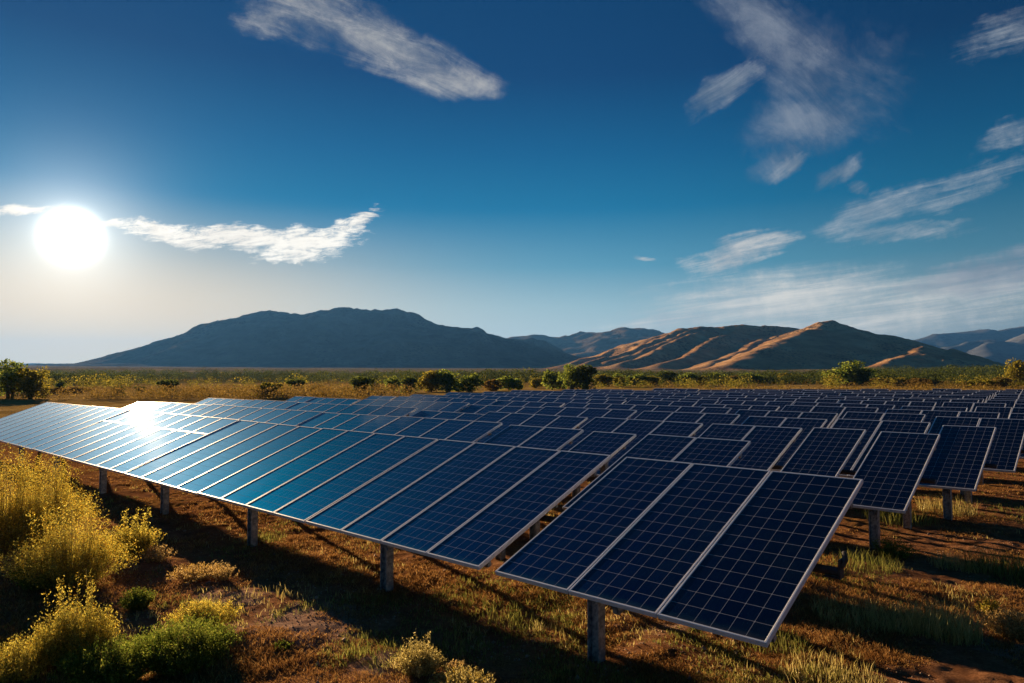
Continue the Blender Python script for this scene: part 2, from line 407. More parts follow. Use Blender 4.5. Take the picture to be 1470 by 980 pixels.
def make_tree_mesh(w, h, seed, leaf, n=5200, lobes=11, trunk=True):
    q, cs = crown_points(n, w, h, lobes, seed)
    v, f = leaf_quads(q, leaf, 1.5)
    mb = MB(); r = random.Random(seed)
    nt_ = 3
    for i in range(nt_):
        a = r.uniform(0, 6.28); x, y = math.cos(a)*.03*w, math.sin(a)*.03*w
        mb.tube([(x,y,-.15),(x*2.2,y*2.2,h*.2),(x*4,y*4,h*.42)], [.028*h,.022*h,.014*h], 6)
    for cx, cy, cz, rw, rh in cs[:8]:
        mb.tube([(cx*.12,cy*.12,h*.12),(cx*.5,cy*.5,cz*.6),(cx,cy,cz)], [.016*h,.010*h,.004*h], 5)
    return np_mesh("crown", v, f), mb.mesh("trunk", True)

def make_bush(name, w, h, n_stem, seed, mats, leaf=.016, lean=.5, spikes=0, flowers=.5, dense=36, curl=.25, leaf_low=.12):
    """a fine many-stemmed shrub: stems, leaves and flower sprays"""
    r = np.random.default_rng(seed)
    ang = r.uniform(0, 2*np.pi, n_stem); q = np.sqrt(r.uniform(0, 1, n_stem))
    bx, by = np.cos(ang)*q*w*.22, np.sin(ang)*q*w*.22
    ln = h*r.uniform(.55, 1.08, n_stem)*(1-.35*q**2)
    spread = q*w*.5*r.uniform(.7,1.2,n_stem)
    if spikes:
        k = r.choice(n_stem, spikes, replace=False); ln[k] = h*r.uniform(1.15, 1.55, spikes); spread[k] *= .6
    tx, ty = np.cos(ang)*spread, np.sin(ang)*spread
    T = np.linspace(0, 1, 6)
    wob = r.normal(size=(n_stem, 2))*.04*h
    P = np.stack([bx[:,None]+(tx-bx)[:,None]*T**1.2+wob[:,:1]*np.sin(T*3.1), by[:,None]+(ty-by)[:,None]*T**1.2+wob[:,1:]*np.sin(T*3.1),
                  ln[:,None]*(T-.18*curl*T**3)*1.0], 2)            # n,6,3
    # stems: thin crossed ribbons
    wd = (.0028*(1-T*.7))[None,:,None]*(1+0*P[:,:,:1])*max(1, h)
    side = np.stack([np.cos(ang+1.57), np.sin(ang+1.57), 0*ang], 1)[:,None,:]
    A, B = P-side*wd, P+side*wd
    V = np.stack([A, B], 2).reshape(-1, 3)                         # n,6,2
    base = (np.arange(n_stem)*12)[:,None]+(np.arange(5)*2)[None,:]
    f = np.stack([base, base+1, base+3, base+2], 2).reshape(-1,4)
    stems = np_mesh("stems", V, f)
    # leaves along the stems
    def sample(count, lo, hi, jit):
        i = r.integers(0, n_stem, count); t = r.uniform(lo, hi, count)**.85; k = np.minimum((t*5).astype(int), 4); fr = t*5-k
        p = P[i,k]*(1-fr)[:,None]+P[i,k+1]*fr[:,None]
        return p + r.normal(size=(count,3))*jit*(.4+t)[:,None]
    nl = int(n_stem*dense)
    lv, lf = leaf_quads(sample(nl, leaf_low, 1, .030*h), leaf, 2.6, .5)
    leaves = np_mesh("leaves", lv, lf)
    parts = [("stems", stems, mats[0]), ("leaves", leaves, mats[1])]
    if flowers >= .2:
        fv, ff = leaf_quads(sample(int(nl*flowers), .55, 1.0, .024*h), leaf*.9, 1.1)
        parts.append(("flowers", np_mesh("flowers", fv, ff), mats[2]))
    return parts

def make_grass(n, w, h, seed, width=.004):
    r = np.random.default_rng(seed)
    a = r.uniform(0, 6.28, n); q = np.sqrt(r.uniform(0,1,n))*w*.5; x, y = np.cos(a)*q, np.sin(a)*q
    return blades(np.stack([x,y,0*x],1), h*r.uniform(.4,1.1,n), width, r, .45)
def blades(base, hh, width, r, lean):
    n = len(base); a = r.uniform(0, 6.28, n); d = np.stack([np.cos(a), np.sin(a), 0*a], 1)
    b = r.uniform(0, 6.28, n); s = np.stack([np.cos(b), np.sin(b), 0*b], 1)*width
    l = (lean*r.uniform(.2,1.3,n)*hh)[:,None]
    mid = base + d*l*.35 + np.array([0,0,1])*hh[:,None]*.55
    tip = base + d*l + np.array([0,0,1])*hh[:,None]*.95
    V = np.stack([base-s, base+s, mid+s*.7, mid-s*.7, tip+s*.08, tip-s*.08], 1).reshape(-1,3)
    k = np.arange(n)*6
    f = np.concatenate([np.stack([k,k+1,k+2,k+3],1), np.stack([k+3,k+2,k+4,k+5],1)])
    return V, f
#@@REST@@
# ------------------------------------------------------------------ panel materials
def mat_cells():
    m, nt = mat("solar_cells")
    uv = nt.n('ShaderNodeUVMap').outputs[0]; s = nt.n('ShaderNodeSeparateXYZ', ins={'Vector': uv})
    geo = nt.n('ShaderNodeNewGeometry'); oi = nt.n('ShaderNodeObjectInfo')
    def cell(c, n, mult=1.0): return nt.m('FRACT', nt.m('MULTIPLY', c, n*mult))
    def edge(fr): return nt.m('SUBTRACT', .5, nt.m('ABSOLUTE', nt.m('SUBTRACT', fr, .5)))     # 0 at the border
    ex, ey = edge(cell(s.outputs[0], 6)), edge(cell(s.outputs[1], 14))
    gap = nt.m('MAXIMUM', nt.m('LESS_THAN', ex, .013), nt.m('LESS_THAN', ey, .012))
    corner = nt.m('LESS_THAN', nt.m('ADD', ex, ey), .06)
    line = nt.m('MAXIMUM', gap, corner)
    bus = nt.m('LESS_THAN', edge(cell(nt.m('ADD', s.outputs[0], .5/18), 6, 3)), .018)
    cx = nt.m('FLOOR', nt.m('MULTIPLY', s.outputs[0], 6)); cy = nt.m('FLOOR', nt.m('MULTIPLY', s.outputs[1], 14))
    cb = nt.n('ShaderNodeCombineXYZ'); nt.set(cb.inputs[0], cx); nt.set(cb.inputs[1], cy); nt.set(cb.inputs[2], nt.m('MULTIPLY', oi.outputs['Random'], 50))
    wn = nt.n('ShaderNodeTexWhiteNoise'); wn.noise_dimensions = '3D'; nt.set(wn.inputs[0], cb.outputs[0])
    pos = geo.outputs['Position']
    cl = nt.mix(wn.outputs[0], c4((.0012,.0018,.011)), c4((.0032,.0055,.030)))
    cl = nt.mix(nt.m('MULTIPLY', bus, .12), cl, c4((.12,.13,.17)))
    cl = nt.mix(nt.m('MULTIPLY', oi.outputs['Random'], .5), cl, nt.vm('SCALE', cl, scale=.35))
    c = nt.mix(nt.m('MULTIPLY', line, .85), cl, c4((.42,.43,.46)))
    dust = nt.noise(pos, 2.2, 7, .7); dust2 = nt.noise(pos, 14, 5, .7)
    dm = nt.m('ADD', nt.m('MULTIPLY', nt.smooth(dust, .42, .75), .05), .003)
    low = nt.m('MULTIPLY', nt.smooth(s.outputs[1], .035, 0.0), nt.m('MULTIPLY', dust2, .25))
    c = nt.mix(nt.m('ADD', dm, low), c, c4((.32,.25,.18)))
    rough = nt.m('ADD', .03, nt.m('MULTIPLY', dust, .03))
    wav = nt.noise(pos, 1.6, 2, .5)
    b = bsdf(nt, c, .62, wav, .03, .006)
    nt.set(b.inputs['Metallic'], nt.m('MULTIPLY', nt.m('SUBTRACT', 1.0, line), .78))    # blue anti-reflective silicon
    b.inputs['Specular Tint'].default_value = (.24,.52,1.0,1); b.inputs['Specular IOR Level'].default_value = 0
    b.inputs['IOR'].default_value = 1.5
    b.inputs['Coat Weight'].default_value = 1.0; b.inputs['Coat IOR'].default_value = 1.5; nt.set(b.inputs['Coat Roughness'], rough)
    finish(nt, b); return m
M_cells = mat_cells()
M_back = mat_plain("white_backsheet", (.30,.30,.31), (.42,.42,.42), 6, .6)
M_alu = mat_plain("anodised_aluminium", (.84,.86,.90), (.93,.94,.96), 9, .42, Metallic=.25)
M_steel = mat_plain("galvanised_steel", (.17,.20,.23), (.44,.48,.52), 22, .45, Metallic=.6)
M_dark = mat_plain("dark_steel", (.03,.028,.028), (.07,.06,.055), 20, .6, Metallic=.3)

FR = .021
def panel_mesh(wd, ln):
    t = .03; x, y = wd/2-.005, ln
    v = [(-x+FR*.6,FR*.6,-t),(x-FR*.6,FR*.6,-t),(x-FR*.6,y-FR*.6,-t),(-x+FR*.6,y-FR*.6,-t),(-x+FR*.6,FR*.6,0),(x-FR*.6,FR*.6,0),(x-FR*.6,y-FR*.6,0),(-x+FR*.6,y-FR*.6,0)]
    f = [(4,5,6,7),(0,3,2,1),(0,1,5,4),(1,2,6,5),(2,3,7,6),(3,0,4,7)]
    me = bpy.data.meshes.new("solar_panel"); me.from_pydata(v, [], f)
    uv = me.uv_layers.new(name="UVMap")
    mg = (FR*.4+.005)/wd
    for i, c in enumerate(((-mg,-.003),(1+mg,-.003),(1+mg,1.003),(-mg,1.003))): uv.data[i].uv = c
    for i in range(1, 6): me.polygons[i].material_index = 1
    me.materials.append(M_cells); me.materials.append(M_back)
    mb = MB(); h0, h1 = -.042, .006
    mb.box(-x, -x+FR, 0, y, h0, h1); mb.box(x-FR, x, 0, y, h0, h1)
    mb.box(-x+FR, x-FR, 0, FR, h0, h1); mb.box(-x+FR, x-FR, y-FR, y, h0, h1)
    fm = mb.mesh("panel_frame", bevel=.003); fm.materials.append(M_alu)
    jb = MB().box(-.07,.07, y*.78, y*.78+.1, -.062, -.032).mesh("junction_box"); jb.materials.append(M_dark)
    return me, fm, jb
PM = {'wide': (1.0, panel_mesh(1.0, L)), 'narrow': (.8915, panel_mesh(.8915, L)),
      'narrow_low': (.8915, panel_mesh(.8915, L*.70)), 'narrow_high': (.8915, panel_mesh(.8915, L*.297))}

def h_post(hgt, b=.135, d=.12, t=.012):
    mb = MB(); mb.box(-b/2, -b/2+t, -d/2, d/2, -.3, hgt); mb.box(b/2-t, b/2, -d/2, d/2, -.3, hgt)
    mb.box(-b/2+t, b/2-t, -t/2, t/2, -.3, hgt); return mb
CLEAR = EYE-HB
ct, st = math.cos(TILT), math.sin(TILT)
def under(s, drop):                              # a point below the panel plane, s metres up the slope
    return s*ct + drop*st, CLEAR + s*st - drop*ct
STRUCT = {}
def structure(n, kind):
    """meshes of the frame under a table of n panels, centred on x"""
    key = (n, kind)
    if key in STRUCT: return STRUCT[key]
    wd = PM[kind][0]; W = n*wd; TM = Matrix.Translation((0,0,CLEAR)) @ Matrix.Rotation(TILT, 4, 'X')
    parts = []
    y, z = under(.17, .115); px_ = -.30 if n == 3 else -.12 if n == 4 else 0
    parts.append(("front_post", h_post(z+.01), (px_, y, 0)))
    y, z = under(2.35, .115); parts.append(("rear_post", h_post(z+.01, .12, .10), (0, y, 0)))
    r = MB(); r.box(-.035, .035, .05, L-.05, -.17, -.10, TM); parts.append(("rafter", r, (0,0,0)))
    for s in (.14, L-.45):
        r = MB(); r.box(-W/2+.01, W/2-.01, s, s+.055, -.098, -.046, TM); parts.append(("purlin", r, (0,0,0)))
    r = MB(); y, z = under(L*.47, .155)
    r.tube([(-W/2-.05, y, z), (W/2+.16, y, z)], .042, 10); parts.append(("torque_tube", r, (0,0,0)))
    out = []
    for nm, mb, loc in parts:
        me = mb.mesh(nm, smooth=False, bevel=.004 if nm in ('front_post',) else 0)
        me.materials.append(M_dark if nm == 'torque_tube' else M_steel)
        out.append((nm, me, loc))
    STRUCT[key] = out; return out

rhat = np.array([-math.sin(AZ), math.cos(AZ)]); nhat = np.array([math.cos(AZ), math.sin(AZ)])
B0 = np.array([2.0234, 5.6584]); P0 = float(B0 @ nhat); A0 = float(B0 @ rhat); PITCHROW = 3.32
ORD = "first second third fourth fifth sixth seventh eighth ninth tenth eleventh twelfth thirteenth fourteenth fifteenth sixteenth seventeenth eighteenth".split()
ROWN = ["front row"] + [o+" row from the front" for o in ORD[1:]]
NUM = {1:"one", 2:"two", 3:"three", 4:"four"}
def make_table(row, idx, a, n, kind, roll=0, dz=0, tilt=0, seam=False, far=False):
    """a = distance along the row of the table's near end; returns the root"""
    wd = PM[kind][0]; W = n*wd
    p = rhat*(a+W/2) + nhat*(P0+row*PITCHROW)
    g = float(ground_h(np.array([p[0]]), np.array([p[1]]))[0])
    root = empty("solar_table", (p[0], p[1], g+dz), -(math.pi/2-AZ))
    root.rotation_euler = (tilt, roll, -(math.pi/2-AZ))
    for i in range(n):
        x = W/2 - wd*(i+.5)
        sets = [('narrow_low', 0), ('narrow_high', L*.703)] if seam else [(kind, 0)]
        for k, s in sets:
            pm, fm, jb = PM[k][1]
            pn = bpy.data.objects.new("solar_panel", pm); C.objects.link(pn); pn.parent = root
            pn.location = (x, s*ct, CLEAR+s*st); pn.rotation_euler = (TILT, 0, 0)
            fr = bpy.data.objects.new("panel_frame", fm); C.objects.link(fr); fr.parent = pn
            if row < 3 and not seam:
                j = bpy.data.objects.new("junction_box", jb); C.objects.link(j); j.parent = pn
    for nm, me, loc in structure(n, kind):
        if far and nm in ('rear_post', 'rafter', 'purlin'): continue
        o = bpy.data.objects.new(nm, me); C.objects.link(o); o.parent = root; o.location = loc
    return root

def build_field():
    ends = [32.4, 31.6, 33.0, 30.4, 28.7]
    starts = [A0, 5.03, 2.9, 2.5, 2.3]
    Yend = {5: 38.5, 6: 41.5, 7: 44, 8: 46.5, 9: 48.5}
    first = {0: [3], 1: [2,1,2], 2: [1,1,2,3], 3: [1,2,2,3], 4: [2,2,3], 5: [2,3]}
    r = random.Random(3)
    for row in range(18):
        P = P0 + row*PITCHROW; Pt = P + L*ct
        if row < 5: a_end = ends[row]
        else: a_end = (Yend.get(row, 50.5)-.7373*Pt)/.6756
        u = .742
        a_in = P*(.6756-.7373*u)/(.7373+.6756*u)
        a = starts[row] if row < 5 else a_in - 1.2
        lens = list(first.get(row, [r.choice([2,3,3]) for _ in range(2)]))
        idx = 0
        while a < a_end-.8:
            if lens: n = lens.pop(0); kind = 'wide'; gap = .24 if n < 4 else .03
            elif row == 0 or r.random() < .72: n, kind, gap = 4, 'narrow', .03
            else: n, kind, gap = 3, 'wide', .2
            if row == 0 and not lens and idx >= 1: n, kind, gap = 4, 'narrow', .03
            wd = PM[kind][0]
            while n > 1 and a+n*wd > a_end+.8: n -= 1
            seam = row == 0 and idx in (4, 5)
            big = row > 0
            roll = r.gauss(0, .004 if big else .0012); dz = r.gauss(0, .018 if big else .004); tl = r.gauss(0, .003)
            if row == 0 and idx == 0: roll = dz = tl = 0
            lab_extra = ""
            last = a+n*wd+gap >= a_end-.8
            if row == 1 and last:
                roll, tl, dz = GL_ROLL, GL_TILT, -.05
                lab_extra = ", flashing white"
            t = make_table(row, idx, a, n, kind, roll, dz, tl, seam, far=row > 6)
            if row == 0 and idx == 0:
                lab = "dark blue three-panel solar table nearest the camera, front row right end"
            elif last:
                lab = f"{NUM[n]}-panel table at the far left end of the {ROWN[row]}{lab_extra}"
            else:
                tone = "pale blue" if (row < 2 and idx > 3) else "dark blue"
                tail = ", jointed across" if seam else ""
                lab = f"{tone} {NUM[n]}-panel table, {ORD[idx]} from the right in the {ROWN[row]}{tail}"
            tag(t, lab, "solar panels", "tilted solar tables standing in long rows")
            if row == 0 and idx == 0:                # hooked drive bracket on the free end of the tube
                y, z = under(L*.47, .155); x = n*wd/2
                mb = MB(); mb.box(x+.02, x+.17, y-.05, y+.05, z-.055, z-.043); mb.box(x+.155, x+.175, y-.045, y+.06, z-.06, z+.12)
                mb.tube([(x+.165,y,z+.05),(x+.20,y+.02,z+.12),(x+.19,y+.03,z+.19)], [.03,.028,.018], 8)
                link("drive_bracket", mb.mesh("drive_bracket", bevel=.003), M_dark, t)
            a += n*wd+gap; idx += 1
GL_ROLL, GL_TILT = math.radians(-1.0), math.radians(-.2)
build_field()

# ------------------------------------------------------------------ ground, hills, far terrain
g = link("ground", make_ground(), mat_ground()); tag(g, kind='structure')

M_far = mat_hill("haze_tinted_mountain_rock", ((.08,.09,.11),(.13,.14,.16),(.19,.19,.20)), .004, .03, (.04,.04,.03), .3)  # blue, lifted tone of distance haze is painted into this rock colour
M_main = mat_hill("dark_mountain_scrub", ((.05,.045,.035),(.11,.09,.062),(.21,.16,.10)), .010, .08, (.025,.028,.018), .7)
M_mid = mat_hill("tan_range_scrub", ((.10,.075,.05),(.17,.12,.075),(.26,.19,.12)), .008, .07, (.04,.04,.025), .6)
M_hill = mat_hill("brown_hill_grass", ((.25,.13,.055),(.48,.27,.12),(.68,.43,.21)), .018, .17, (.045,.040,.020), .8)

make_hills("mountain_range", [(.42, [(-500,528,4600),(60,529,5600),(1180,520,4600),(1240,508,4600),(1285,492,4600),(1312,484,4600),(1345,476,4600),(1375,477,4600),(1400,480,4600),(1440,476,4600),(1480,470,4600),(1560,462,4600),(1700,470,4600),(1800,500,4600)])], M_far, 34, 5, 95, 660, .10)
make_hills("mountain_range", [(.5, [(1355,512,3400),(1378,500,3400),(1402,489,3400),(1420,487,3400),(1438,491,3400),(1465,483,3400),(1500,470,3400),(1560,462,3400),(1650,490,3400)]),
    (.5, [(1418,487,3400),(1385,520,3050)]), (.5, [(1480,476,3400),(1450,520,3050)])], M_far, 22, 8, 70, 400, .08)
make_hills("mountain_range", [(.33, [(700,500,3700),(740,484,3700),(770,485,3700),(800,487,3700),(835,484,3700),(855,482,3600),(885,476,3500),(915,471,3500),(942,472,3500),(965,480,3500),(1000,492,3500),(1060,500,3500)]),
    (.36, [(915,471,3500),(860,498,3100),(790,521,2700)]), (.36, [(855,482,3600),(800,505,3300)]), (.3, [(965,480,3500),(930,500,3100)])], M_mid, 20, 12, 70, 380, .08)
make_hills("mountain", [
    (.36, [(60,529,2700),(170,523,2650),(200,508,2600),(237,489,2600),(270,481,2600),(300,474,2600),(335,464,2600),(355,451,2600),(375,447,2600),(400,446,2600),(460,445,2600),(480,444,2600),(500,448,2600),(522,447,2600),(545,448,2600),(562,448,2600),(575,445,2600),(592,449,2600),(612,453,2600),(640,464,2600),(672,475,2600),(700,480,2600),(750,486,2600),(785,496,2600),(815,511,2600),(840,524,2600)]),
    (.44, [(480,446,2600),(455,480,2400),(425,516,2150)]),
    (.46, [(575,445,2600),(548,478,2380),(515,513,2120)]),
    (.44, [(640,464,2600),(640,490,2350),(618,518,2120)]),
    (.44, [(362,453,2600),(330,490,2400),(290,520,2200)]),
    (.42, [(237,489,2600),(225,510,2450)]),
    (.42, [(735,484,2600),(738,505,2400),(722,521,2200)])], M_main, 8, 21, 60, 260, .03, .3)
make_hills("brown_hill", [
    (.36, [(780,525,1700),(840,513,1650),(880,502,1600),(905,494,1550),(930,488,1550),(975,470,1500),(1010,467,1500),(1060,467,1500),(1130,469,1500),(1150,474,1500)]),
    (.42, [(978,470,1500),(945,487,1400),(905,504,1300),(850,518,1180)]),
    (.40, [(995,469,1500),(965,486,1385),(925,504,1280),(878,517,1170)]),
    (.42, [(1018,468,1500),(985,484,1370),(945,503,1250),(900,519,1130)]),
    (.40, [(1060,468,1500),(1035,484,1340),(995,505,1200),(955,520,1080)]),
    (.33, [(1130,480,1420),(1095,489,1290),(1060,502,1170),(1030,516,1060),(1012,526,980)]),
    (.36, [(905,494,1550),(860,510,1420),(815,521,1300)])], M_hill, 3.8, 33, 15, 110, .03, .22)
make_hills("brown_hill", [
    (.36, [(1105,489,1330),(1130,478,1330),(1160,467,1330),(1178,462,1330),(1202,462,1330),(1222,467,1330),(1252,479,1330),(1288,493,1330),(1312,502,1330),(1340,512,1330)]),
    (.31, [(1190,461,1330),(1150,478,1230),(1115,492,1120),(1075,508,1020),(1040,524,930)]),
    (.36, [(1215,466,1330),(1235,490,1200),(1240,520,1060)])], M_hill, 3.4, 43, 12, 110, .04, .25)
make_hills("brown_hill", [
    (.36, [(1265,514,1080),(1290,505,1080),(1318,499,1080),(1330,500,1080),(1345,504,1080),(1368,501,1080),(1385,503,1080),(1408,510,1080),(1432,521,1080)]),
    (.34, [(1320,497,1080),(1298,507,1000),(1262,521,900)]), (.34, [(1372,500,1080),(1358,512,1000),(1335,523,930)])], M_hill, 3, 53, 9, 70, .04)

# ------------------------------------------------------------------ trees and shrubs beyond the panels
LEAFS = {
 'green':  mat_leaf("green_leaves", ((.045,.075,.012),(.12,.16,.026),(.27,.29,.05)), .55, 1.2, 1.8),
 'dark':   mat_leaf("dark_leaves", ((.028,.044,.012),(.07,.095,.02),(.15,.17,.035)), .5, 1.2, 1.7),
 'yellow': mat_leaf("yellow_leaves", ((.10,.10,.014),(.24,.21,.028),(.44,.35,.05)), .5, 1.2),
 'ochre':  mat_leaf("ochre_leaves", ((.075,.055,.014),(.17,.11,.028),(.30,.20,.05)), .45, 1.2)}
SCRUB = {
 'green':  mat_leaf("scrub_green_leaves", ((.022,.036,.010),(.055,.075,.018),(.12,.13,.03)), .45, .05, 1.2),
 'dark':   mat_leaf("scrub_dark_leaves", ((.014,.024,.008),(.034,.046,.014),(.07,.08,.022)), .4, .05, 1.1),
 'yellow': mat_leaf("scrub_yellow_leaves", ((.08,.085,.014),(.18,.165,.025),(.34,.28,.045)), .5, .05, 1.2),
 'ochre':  LEAFS['ochre']}
PROTO = {}
def tree_proto(kind, shape):
    if (kind, shape) in PROTO: return PROTO[(kind, shape)]
    r, lobes, n = {'round': (1.0, 10, 3800), 'low': (.55, 9, 3000), 'tall': (1.15, 14, 4800)}[shape]
    sd = 100+len(PROTO)*17
    cm, tm = make_tree_mesh(1.0, r, sd, .050 if shape != 'tall' else .042, n, lobes)
    cm.materials.append(LEAFS[kind]); tm.materials.append(M_bark)
    PROTO[(kind, shape)] = (cm, tm, r); return PROTO[(kind, shape)]
TREES = [  # x, top y, base y, width px, kind, shape, distance or None, label, category
 (14,519,575,52,'green','tall',78,"tall dark green tree at the far left edge of the photo","tree"),
 (45,527,575,40,'yellow','tall',76,"yellow-green tree touching the right side of the tall far left tree","tree"),
 (86,546,560,13,'dark','tall',None,"small dark upright tree just right of the big left trees","tree"),
 (76,560,574,34,'ochre','low',95,"ochre bush at the foot of the big left trees","bush"),
 (112,557,572,28,'ochre','low',100,"low olive-ochre bush behind the left end of the second row of panels","bush"),
 (168,555,568,22,'dark','round',None,"grey-dark shrub standing behind the bright sun glint","bush"),
 (201,556,572,15,'dark','round',105,"small dim shrub right of the sun glint","bush"),
 (241,546,574,27,'dark','round',92,"round dark bush alone above the second row left of the yellow bush","bush"),
 (384,550,571,44,'yellow','low',None,"broad yellow bush left of a dark round one","bush"),
 (424,545,573,26,'dark','round',100,"dark round bush right beside the broad yellow bush","bush"),
 (498,561,572,30,'yellow','low',98,"low yellow bush lying at the edge of the panels","bush"),
 (520,542,568,34,'dark','round',None,"dark green bush rising over the low yellow one","bush"),
 (563,540,562,25,'green','round',None,"small green round bush between two larger dark ones","bush"),
 (588,542,565,28,'dark','round',None,"dark bush just left of the big round bush","bush"),
 (618,533,564,36,'yellow','round',105,"yellow-green left half of the biggest bush clump in the middle","bush"),
 (643,531,564,42,'green','round',104,"biggest green bush in the middle of the shrub line","bush"),
 (674,536,563,34,'green','round',None,"green bush touching the right side of the biggest bush","bush"),
 (706,545,561,26,'ochre','low',None,"low ochre bush in the open gap right of the middle clump","bush"),
 (731,541,560,36,'green','low',None,"flat green bush in the middle of the open gap","bush"),
 (769,543,557,22,'yellow','round',None,"small yellow bush left of the double green trees","bush"),
 (794,531,558,34,'green','round',118,"light green tree left of the dark double-crowned tree","tree"),
 (822,524,558,30,'green','tall',112,"tall leafy green tree, left crown of the pair above the field","tree"),
 (842,526,558,30,'dark','round',110,"dark tree, right crown of the pair above the field","tree"),
 (868,538,555,26,'yellow','low',None,"yellow-green bush just right of the pair of tall trees","bush"),
 (890,536,555,24,'green','round',None,"green bush second right of the pair of tall trees","bush"),
 (914,538,554,32,'green','low',None,"broad green bush third right of the pair of tall trees","bush"),
 (937,540,554,22,'yellow','low',None,"low yellow-green bush left of the dark one in the line","bush"),
 (958,534,553,28,'dark','round',None,"dark dense bush in the right part of the shrub line","bush"),
 (985,536,553,28,'green','low',None,"green bush right of the dark dense one","bush"),
 (1008,540,553,22,'yellow','low',None,"yellow bush below the lit spur of the brown hill","bush"),
 (1030,536,552,28,'green','low',None,"green bush right of the yellow one below the lit spur","bush"),
 (1053,539,552,22,'ochre','round',None,"small ochre bush below the dark slope of the brown hill","bush"),
 (1078,536,551,30,'green','low',None,"wide green bush below the dark slope of the brown hill","bush"),
 (1104,538,551,26,'dark','low',None,"dark low bush left of two yellow-green ones","bush"),
 (1130,536,550,32,'yellow','low',None,"wide yellow-green bush second left of the lone big tree","bush"),
 (1158,537,550,30,'green','low',None,"flat green bush next left of the lone big tree","bush"),
 (1193,534,551,20,'yellow','round',165,"round yellow bush touching the lone big tree on its left","bush"),
 (1218,519,553,48,'green','tall',160,"lone big light green tree below the brown peak","tree"),
 (1238,532,553,22,'dark','round',158,"dark bush at the right foot of the lone big tree","bush"),
 (1262,543,553,32,'ochre','low',None,"ochre shrub right of the lone big tree","bush"),
 (1292,542,553,34,'yellow','low',None,"low yellow shrub on the straw coloured flat","bush"),
 (1322,543,555,38,'ochre','low',None,"reddish-ochre shrub near the pale bare strip","bush"),
 (1367,524,541,14,'dark','round',None,"tiny dark round tree in front of the small brown mounds","tree"),
 (1400,545,556,40,'yellow','low',None,"low golden shrub left of the yellow tree at the right edge","bush"),
 (1461,516,545,34,'yellow','tall',150,"round yellow tree at the right edge of the photo","tree"),
 (1440,542,556,34,'ochre','low',None,"ochre shrub in front of the yellow tree at the right edge","bush"),
 (340,556,566,22,'dark','low',None,"small dark bush alone on the dry flat, left of the broad yellow one","bush"),
 (290,557,568,24,'ochre','low',None,"ochre bush right of the lone round dark bush","bush"),
 (455,552,562,20,'dark','low',None,"little dark shrub between the dark round bush and the low yellow bush","bush"),
]
for i, (px, yt, yb, wp, kind, shape, D, lab, cat) in enumerate(TREES):
    D0 = on_ground(px, yb)[1] if D is None else D
    p = at_dist(px, yb if D is None else 560, D0); x, y = p[0], D0
    z0 = gz(x, y); top = at_dist(px, yt, D0)[2]; h = max(top-z0, .8)*1.06; wd = wp/F*D0*1.3
    cm, tm, r = tree_proto(kind, shape)
    root = empty("tree" if cat == "tree" else "bush", (x, y, z0), random.uniform(0, 6.28)); root.scale = (wd, wd, h/r/.97)
    tag(root, lab, cat, "trees and bushes scattered beyond the solar field")
    c = bpy.data.objects.new("crown", cm); C.objects.link(c); c.parent = root
    t = bpy.data.objects.new("trunk", tm); C.objects.link(t); t.parent = root

def scrub_belt():
    """the far mass of shrubs that reads as one belt, and the loose scrub on the plain"""
    r = np.random.default_rng(5)
    def clumps(n, umin, umax, y0, y1, hmin, hmax, k, seed):
        r = np.random.default_rng(seed)
        D = 1/r.uniform(1/y1, 1/y0, n*3); u = r.uniform(umin, umax, n*3); X = (u-735)/F*D
        keep = .55*vnoise(X/28, D/28, 71+seed) + .45*vnoise(X/150, D/40, 91+seed) + .15*r.random(n*3) > .60
        X, D = X[keep][:n], D[keep][:n]
        h = r.uniform(hmin, hmax, len(X))*(.6+.8*vnoise(X/40, D/40, 5)); w_ = h*r.uniform(.9, 1.7, len(X))
        z = ground_h(X, D)
        d = r.normal(size=(len(X), k, 3)); d /= np.linalg.norm(d, axis=2)[:,:,None]; d *= r.uniform(.35, 1, (len(X), k, 1))**.5
        q = np.stack([X[:,None]+d[:,:,0]*w_[:,None]*.5, D[:,None]+d[:,:,1]*w_[:,None]*.5, z[:,None]+h[:,None]*(.5+.5*d[:,:,2])], 2).reshape(-1,3)
        s = np.repeat(h*.085, k)
        return leaf_quads(q, s, 1.3)
    for nm, n, a in (("green", 2400, (-60,1560,165,560,1.8,3.8,120,1)), ("yellow", 380, (-60,1560,120,420,1.0,2.4,110,2)), ("ochre", 2600, (-60,1560,72,300,.4,1.3,60,3)), ("dark", 900, (-60,1560,420,1200,1.4,2.8,40,4)), ("dark", 1100, (-60,1560,150,520,1.6,3.4,100,5)),
                     ("green", 700, (1225,1540,300,520,3.2,5.0,80,6))):
        v, f = clumps(n, *a)
        o = link("scrub", np_mesh("scrub", v, f), SCRUB[nm]); tag(o, kind='stuff')
        tag(o, {1:"distant belt of green desert shrubs behind the solar field", 2:"yellow shrubs mixed through the distant belt", 3:"low ochre brush on the dry flat behind the panels",
                4:"dark scattered scrub on the plain below the mountains", 5:"dark green shrubs mixed through the distant belt", 6:"dense green scrub strip in front of the small brown mounds"}[a[-1]], "scrub")
scrub_belt()

